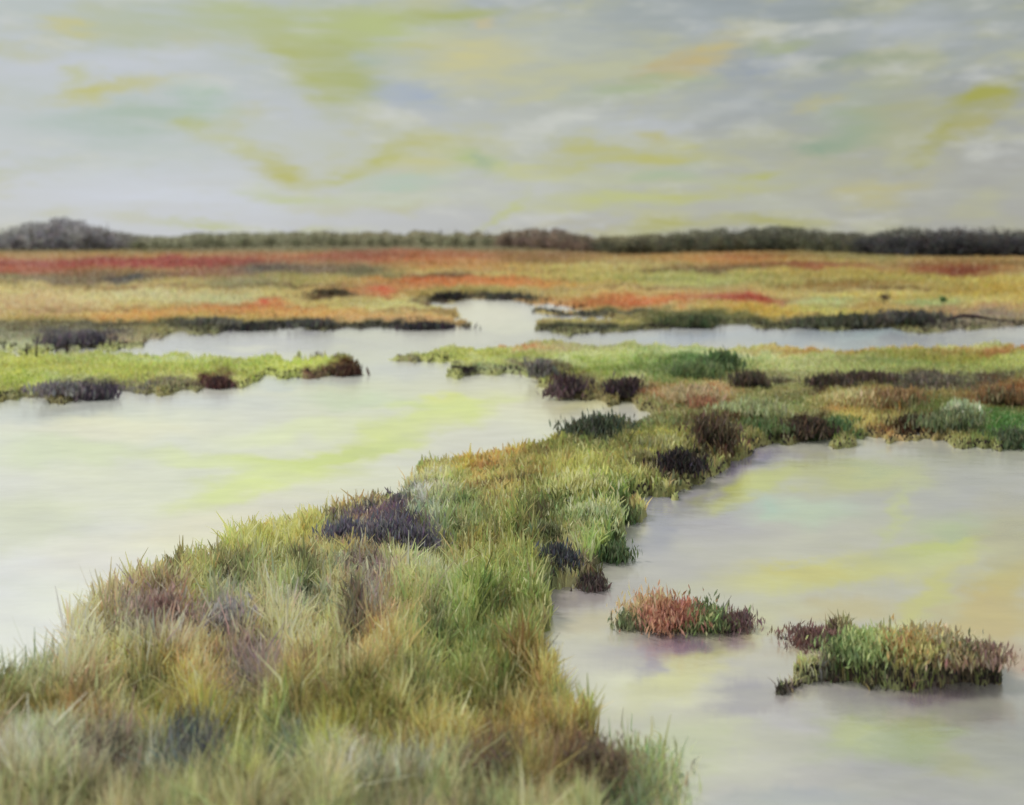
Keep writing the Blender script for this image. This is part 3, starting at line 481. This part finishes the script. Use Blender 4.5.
SH = [
 (600,447,58,30,[(84,96,74),(70,82,58),(110,120,100)],'rounded grey-green shrub where the peninsula meets the middle land'),
 (684,484,44,30,[(40,34,36),(56,46,46)],'blackish shrub hanging over the top corner of the right pool'),
 (715,462,40,52,[(92,72,50),(76,60,40),(110,96,60)],'tall brown shrub above the blackish shrub, left of the right pool'),
 (558,582,36,34,[(58,62,70),(70,76,76)],'slate-dark shrub at the waterline, above the inlet of the right pool'),
 (592,590,30,26,[(84,66,62),(60,50,50)],'brown-black shrub beside the slate-dark shrub at the waterline'),
 (610,562,36,34,[(84,110,58),(66,86,44)],'small deep green shrub above the brown-black one'),
 (590,546,52,36,[(156,172,104),(132,152,84),(170,182,120)],'pale lime shrub in the middle of the green shrubs on the peninsula edge'),
 (622,524,34,28,[(74,94,44),(96,116,56)],'dark green shrub overlooking the right pool from its left bank'),
 (577,518,62,46,[(184,184,92),(164,160,80),(198,196,110)],'large yellow rounded shrub, brightest on the peninsula'),
 (545,560,30,30,[(98,106,62),(120,124,74)],'olive shrub left of the slate-dark shrub'),
 (660,462,50,24,[(168,166,86),(140,140,76)],'yellow-olive shrub left of the tall brown shrub'),
 (640,478,34,26,[(120,122,60),(138,132,70)],'low olive shrub below the yellow-olive one'),
 (570,400,40,24,[(74,50,56),(92,66,70),(58,44,48)],'dark maroon shrub leaning on the near shore of the channel tip'),
 (540,384,26,22,[(96,88,90),(120,116,108)],'grey twiggy shrub left of the dark maroon shrub'),
 (626,402,34,24,[(58,44,50),(84,62,62)],'small maroon shrub with ragged top right of the lime grass'),
 (720,377,40,26,[(84,122,56),(104,138,66),(70,100,50)],'fresh green shrub, tallest in the middle land'),
 (690,384,56,20,[(104,132,64),(88,112,56)],'broad green shrub left of the fresh green tall one'),
 (755,394,36,22,[(60,50,42),(84,74,54)],'dark brown shrub with pointed twigs right of the green shrubs'),
 (808,442,40,26,[(64,50,38),(84,66,46)],'dark brown bush on the upper shore of the right pool'),
 (765,442,44,18,[(72,96,44),(92,114,54)],'low dark green bush left of the dark brown bush'),
 (838,440,28,24,[(70,106,50),(90,124,60)],'narrow green bush right of the dark brown bush'),
 (752,424,60,22,[(158,168,106),(140,150,90)],'pale green bush behind the low dark green bush'),
 (855,412,56,22,[(194,180,108),(178,160,92)],'straw-yellow bush in the right part of the middle land'),
 (900,414,60,26,[(158,114,54),(140,104,56),(120,120,60)],'orange-brown bush beside the straw-yellow bush'),
 (920,432,46,12,[(60,44,30),(84,62,40)],'flat blackish bush under the orange-brown bush'),
 (958,438,54,28,[(96,114,62),(116,126,72),(84,98,56)],'big mid-green bush near the right edge of the land'),
 (1010,448,44,30,[(84,112,60),(74,94,54)],'deep green bush at the right end of the shore'),
 (962,424,22,22,[(176,190,146),(150,168,116)],'small pale mint bush in front of the big mid-green bush'),
 (1002,412,44,26,[(136,92,50),(116,100,56)],'rust-brown bush behind the deep green bush at the right end'),
 (690,408,60,22,[(188,162,112),(172,150,96)],'peach-coloured bush below the broad green shrub'),
 (703,416,34,18,[(176,116,70),(160,110,70)],'small rust bush right of the peach bush'),
 (830,394,50,14,[(64,52,42),(86,68,54)],'long low dark bush left of the middle ditch'),
 (870,388,50,14,[(76,58,48),(96,74,60)],'long low brown bush in the middle ditch'),
 (932,389,60,11,[(98,88,74),(120,110,86)],'long low grey-brown bush right in the middle ditch'),
 (690,329,54,15,[(76,90,44),(60,70,36)],'dark green mound-shaped shrub on the far shore, right of the channel mouth'),
 (860,330,50,14,[(74,78,52),(60,62,50)],'dark shrub on the far shore beneath the thin sapling'),
 (905,330,44,20,[(70,68,66),(88,80,76),(58,66,44)],'dark twiggy shrub on the far shore right of the sapling'),
 (932,328,34,14,[(92,90,80),(110,106,92)],'grey-olive shrub on the far shore beside the driftwood'),
 (820,330,60,9,[(90,92,64),(76,80,56)],'long low olive shrub on the far right shore'),
 (255,332,44,8,[(46,46,46),(62,62,56)],'black low shrub on the far left shore, second from the left'),
 (315,331,40,9,[(62,62,64),(84,84,76)],'slate low shrub on the far left shore, middle one'),
 (428,332,50,10,[(44,42,48),(58,56,60)],'black low shrub at the tip of the far left shore'),
 (210,331,50,9,[(96,96,80),(120,116,100)],'grey-green low shrub at the left start of the far shore bushes'),
 (452,303,36,7,[(44,40,38),(60,56,50)],'black low shrub at the head of the channel'),
 (512,302,44,6,[(60,58,52),(74,74,62)],'thin dark shrub right of the channel head'),
 (330,299,38,5,[(92,76,50),(76,62,44)],'flat brown shrub alone in the far meadow'),
 (75,349,60,14,[(88,80,96),(70,60,78),(110,104,108)],'violet-grey bush over the bank at the far left'),
 (218,390,28,17,[(84,44,44),(100,58,54),(60,40,44)],'small wine-red bush on the lower edge of the green spit'),
 (343,377,34,15,[(66,36,24),(84,52,36)],'dark chestnut bush at the tip of the green spit'),
 (95,401,40,16,[(62,52,70),(90,80,92)],'dark violet bush under the green spit'),
 (55,402,50,14,[(122,116,118),(104,98,104)],'grey bush under the green spit at the left'),
 (394,572,70,52,[(88,82,100),(104,98,106),(76,72,94)],'big violet shrub on the peninsula, the darker of the pair, on the right'),
 (352,566,46,40,[(82,78,100),(98,92,104)],'smaller indigo shrub left of the big violet shrub'),
 (150,660,84,62,[(152,124,110),(138,106,96),(160,140,128)],'mauve-brown shrub at the left end of the peninsula'),
 (232,670,44,70,[(134,128,132),(150,144,138)],'tall grey feathery shrub in the left half of the peninsula'),
 (202,796,80,42,[(98,106,138),(116,124,146),(86,92,134)],'slate-blue shrub at the bottom edge of the picture'),
 (590,806,80,62,[(120,100,66),(104,84,66),(136,120,78)],'brown shrub at the bottom corner of the peninsula, by the water'),
 (498,806,44,52,[(130,90,80),(92,84,92)],'reddish-brown shrub left of the brown corner shrub at the bottom'),
 (674,627,66,54,[(166,96,72),(180,120,86),(150,86,66)],'russet shrub in the middle of the small islet'),
 (706,626,52,52,[(110,130,64),(150,172,96),(86,104,54)],'light green shrub right of the russet one on the small islet'),
 (732,626,48,38,[(110,78,78),(92,66,68)],'dull maroon shrub at the right end of the small islet'),
 (638,625,40,36,[(110,120,74),(90,96,60)],'thin olive shrub at the left end of the small islet'),
 (656,620,50,56,[(196,156,104),(176,140,96)],'faint orange reedy shrub behind the russet one'),
 (818,640,64,34,[(100,66,60),(120,86,76)],'dark red-brown shrub on the thin mud strip'),
 (850,674,62,42,[(80,104,48),(104,128,60)],'dark green shrub at the left of the long islet'),
 (880,674,66,58,[(160,178,92),(130,150,72)],'tall lime shrub on the long islet'),
 (914,677,74,58,[(186,146,64),(170,130,60),(160,150,70)],'golden-orange shrub in the middle of the long islet'),
 (950,679,60,44,[(92,104,50),(130,100,66)],'olive shrub right of the golden one on the long islet'),
 (982,679,56,42,[(124,90,78),(140,110,88)],'brown shrub at the right end of the long islet'),
 (934,672,76,54,[(176,160,110),(150,140,96)],'pale straw shrub behind the olive one on the long islet'),
]
for (a, b_, w_, h_, cs, lab) in SH: isl = b_ > 610 and a > 600 and b_ < 700; shrub(a, b_ + (1 if isl else -2), w_ * 1.22, h_ * ((.56 if a > 760 else .68) if isl else .82), cs, lab, n=int(w_ * h_ * .55) if isl else None)

# tiny saplings, driftwood, roots, leaning dead tree
def at(px, py):
    x, y = g2w(np.array([px], float), np.array([py], float)); return float(x[0]), float(y[0]), max(0., float(ground_z(np.array([px], float), np.array([py], float))[0]))
for (px, py, top, rad, cs, lab) in ((884, 322, 299, 6, [(70, 58, 50), (96, 72, 56)], 'thin bare sapling with a tiny dark crown on the far shore'), (943, 322, 302, 4.5, [(60, 104, 50), (44, 84, 40)], 'thin sapling with a tiny green crown left of the driftwood')):
    x, y, z = at(px, py); s = y / F; h = (py - top) * s
    e = bpy.data.objects.new('sapling', None); COL.objects.link(e); e.location = (x, y, z); e['label'] = lab; e['category'] = 'sapling'
    V, a, b_, c = tubes([twig(0, 0, -.05, .06, 0, h, .02, .1), twig(.02, 0, h * .7, -.15, 0, h * .2, .012)], (120, 96, 70)); link('trunk', mesh_np('trunk', V, a, b_, c), M_BARK, e)
    V, a, b_, c = leafcloud([(0, 0, h, rad * s, rad * s * .8, rad * s * .6, 1, 0), (.05, 0, h * .95, rad * s * .6, rad * s, rad * s * .5, 1, 1)], 220, 1.6 * s, cs); link('crown', mesh_np('crown', V, a, b_, c), M_LEAF, e)
def tube_thing(name, label, cat, segs, colr, loc, group=None):
    V, a, b_, c = tubes(segs, colr); o = link(name, mesh_np(name, V, a, b_, c, True), M_BARK); o.location = loc; o['label'] = label; o['category'] = cat
    if group: o['group'] = group
    return o
x, y, z = at(965, 326); s = y / F
tube_thing('driftwood', 'dark arched driftwood branch lying along the far right shore', 'driftwood', [[(-22 * s, 0, 1 * s, .06), (-14 * s, 0, 4 * s, .09), (-2 * s, 0, 7 * s, .1), (12 * s, 0, 6 * s, .09), (28 * s, .1, 3 * s, .06), (52 * s, .1, 1 * s, .03)], [(8 * s, 0, 6 * s, .05), (9 * s, 0, 0, .04), (9 * s, 0, -3 * s, .03)], [(-18 * s, 0, 3 * s, .05), (-20 * s, 0, -5 * s, .03)]], (52, 36, 46), (x, y, z))
x, y, z = at(170, 247); s = y / F
tube_thing('fallen_tree', 'dark slanting dead trunk in front of the distant tree line at left', 'tree', [[(-7 * s, 0, 0, .5), (0, 0, 4 * s, .6), (8 * s, 0, 7.5 * s, .45), (16 * s, 0, 9.5 * s, .2)], [(-7 * s, 0, 0, .4), (-12 * s, 0, 2.5 * s, .15)]], (52, 46, 48), (x, y, z))
STK = ['leftmost dark broken stake', 'second dark stake from the left, short, beside the leftmost one', 'tallest dark stake', 'short dark stake right of the tallest one', 'shortest dark stub of a stake', 'tall dark stake of the right-hand pair', 'rightmost dark stake, shorter one of the right-hand pair']
for i, (px, py, ln) in enumerate(((27, 357, 13), (30, 355, 10), (36, 361, 17), (48, 355, 9), (57, 354, 6), (66, 357, 12), (68, 355, 9))):
    x, y, z = at(px, py); s = y / F
    tube_thing('wooden_stake', 'thin dark broken stake in the muddy edge at the far left bank', 'stake', [[(0, 0, -.2, .035), (random.uniform(-.03, .03), 0, ln * .5 * s, .04), (random.uniform(-.06, .06), 0, ln * s, .028)]], (60, 48, 50), (x, y, 0.), 'stakes below the far left bank')['label'] = STK[i] + ' under the far-left violet bush'

# the horizon: one mass of wood, and the trees that stand out of it
TOP = [(-900,228),(-300,230),(-60,234),(0,233),(26,226),(60,220),(96,225),(118,231),(150,236),(175,237),(200,233),(250,233),(350,232),(450,232),(500,232),(530,229),(560,229),(582,236),(620,238),(680,233),(720,230),(760,226),(800,229),(840,234),(870,234),(890,228),(920,230),(960,228),(1000,230),(1030,232),(1400,230),(1900,232)]
BOT = [(-900,250),(0,250),(120,250),(300,247),(500,247),(560,250),(620,255),(700,252),(800,251),(850,253),(900,256),(1024,257),(1900,256)]
TCOL = [(-900,(120,120,112)),(0,(116,116,116)),(60,(98,96,106)),(110,(116,112,112)),(160,(130,130,106)),(250,(128,128,104)),(350,(124,118,92)),(450,(120,116,88)),(520,(112,96,78)),(560,(104,90,80)),(600,(112,108,78)),(680,(96,96,72)),(740,(74,78,64)),(800,(70,72,58)),(850,(80,80,64)),(900,(60,62,58)),(960,(54,52,60)),(1024,(64,64,62)),(1900,(80,80,70))]
itp = lambda T, x: np.interp(x, [t_[0] for t_ in T], [t_[1] for t_ in T])
ict = lambda x: np.stack([np.interp(x, [t_[0] for t_ in TCOL], [t_[1][i] for t_ in TCOL]) for i in range(3)], -1)
n_ = 90000; px = rng.uniform(-300, 1324, n_); bot = itp(BOT, px) - rng.uniform(0, 2, n_); top = itp(TOP, px) + .5
Yd = K / (bot - HY); x = (px - CX) / F * Yd; zt = H - (top - HY) / F * Yd; zt *= np.clip(.97 + .3 * fbm(px / 9, px * 0, 5), .7, 1.15)
z = rng.uniform(0, 1, n_) ** .8 * zt; y = Yd + rng.normal(0, 4, n_); s = Yd / F * 1.1 * rng.uniform(.6, 1.4, n_)
a = rng.normal(0, 1, (n_, 3)); a /= np.linalg.norm(a, axis=1)[:, None]; b_ = np.cross(a, rng.normal(0, 1, (n_, 3))); b_ /= np.linalg.norm(b_, axis=1)[:, None]
Cn = np.stack([x, y, z], 1); V = np.stack([Cn - a * s[:, None], Cn + b_ * s[:, None] * .6, Cn + a * s[:, None], Cn - b_ * s[:, None] * .6], 1).reshape(-1, 3)
cc = (ict(px) + 12) * (1 + rng.normal(0, .12, (n_, 1)))
link('wood', mesh_np('wood', V, np.arange(4 * n_), np.full(n_, 4), np.repeat(to_alb(cc, 1.5), 4, 0)), M_LEAF, kind='stuff', label='low dark far-off wood along the whole horizon', category='wood')
PAL = {'grey': [(116, 114, 120), (130, 128, 128), (98, 96, 106)], 'olive': [(128, 128, 100), (112, 112, 86)], 'brown': [(112, 94, 80), (96, 80, 70)], 'dark': [(70, 74, 60), (58, 60, 50), (86, 86, 62)], 'black': [(56, 56, 60), (66, 66, 62), (50, 48, 56)]}
proto = {}
def tree_proto(kind, k):
    e = bpy.data.objects.new('tree', None); V, a, b_, c = tubes([twig(0, 0, -.3, .3, 0, 4.5, .28, .1), twig(0, 0, 1.8, 1.4, .2, 2.6, .12), twig(0, 0, 1.6, -1.5, -.3, 2.6, .12), twig(.1, 0, 2.5, .5, -.6, 3, .1)] + [twig(random.uniform(-1.5, 1.5), 0, 3.5, random.uniform(-.6, .6), 0, random.uniform(2.4, 3.6), .06) for _ in range(9)], (96, 90, 80))
    tm = mesh_np('trunk', V, a, b_, c); tm.materials.append(M_BARK)
    V, a, b_, c = leafcloud(lobes_for(6.5, 5, 7, 10, len(PAL[kind]), .3), 900, .42, PAL[kind], up=.3); cm = mesh_np('crown', V, a, b_, c); cm.materials.append(M_LEAF)
    return tm, cm
for kind in PAL: proto[kind] = [tree_proto(kind, k) for k in range(3)]
SEGS = [   # stretches of the horizon: up to this column, label, group
 (30, 'grey tree on the left flank of the grey hump at the left horizon', 'trees on the left flank of the grey hump'),
 (95, 'grey-violet tree on the crest of the grey hump at the left horizon', 'trees on the crest of the grey hump'),
 (135, 'grey tree on the right flank of the grey hump, towards the leaning trunk', 'trees on the right flank of the grey hump'),
 (310, 'small olive tree of the level tree line just right of the dead leaning trunk', 'olive trees right of the dead trunk'),
 (495, 'small olive tree of the level tree line just left of the low brown hump', 'olive trees left of the brown hump'),
 (600, 'brownish tree of the low brown hump near the middle of the horizon', 'trees of the brown hump'),
 (700, 'green-grey tree on the rising stretch right of the low brown hump', 'green-grey trees right of the brown hump'),
 (790, 'dark green-grey tree on the crest of the long hump right of centre', 'trees on the crest of the long dark hump'),
 (865, 'dark green-grey tree in the dip before the blackest stretch of horizon', 'trees in the dip before the blackest stretch'),
 (950, 'blackish tree in the left half of the blackest stretch of horizon', 'trees in the left half of the blackest stretch'),
 (9999, 'blackish tree in the right half of the blackest stretch of horizon', 'trees in the right half of the blackest stretch')]
px = -120.
while px < 1150:
    kind = 'grey' if px < 135 else 'olive' if px < 495 else 'brown' if px < 600 else 'dark' if px < 865 else 'black'
    b0 = float(itp(BOT, px)) + random.uniform(-.6, .8); tp = float(itp(TOP, px)) + random.uniform(-3.5, 2)
    Yd = K / (b0 - HY); hh = H - (tp - HY) / F * Yd; sc = max(hh, 1.5) / 7
    tm, cm = random.choice(proto[kind])
    e = bpy.data.objects.new('tree', None); COL.objects.link(e); e.location = ((px - CX) / F * Yd, Yd, 0); e.rotation_euler = (0, 0, random.uniform(0, 6.28)); wd = sc * random.uniform(1.3, 1.9) + .25; e.scale = (wd, wd, sc)
    seg = next(q_ for q_ in SEGS if px < q_[0])
    e['label'] = seg[1]; e['category'] = 'tree'; e['group'] = seg[2]
    link('trunk', tm, None, e); link('crown', cm, None, e)
    px += random.uniform(6, 11) * (1.5 if kind in ('olive',) else 1)
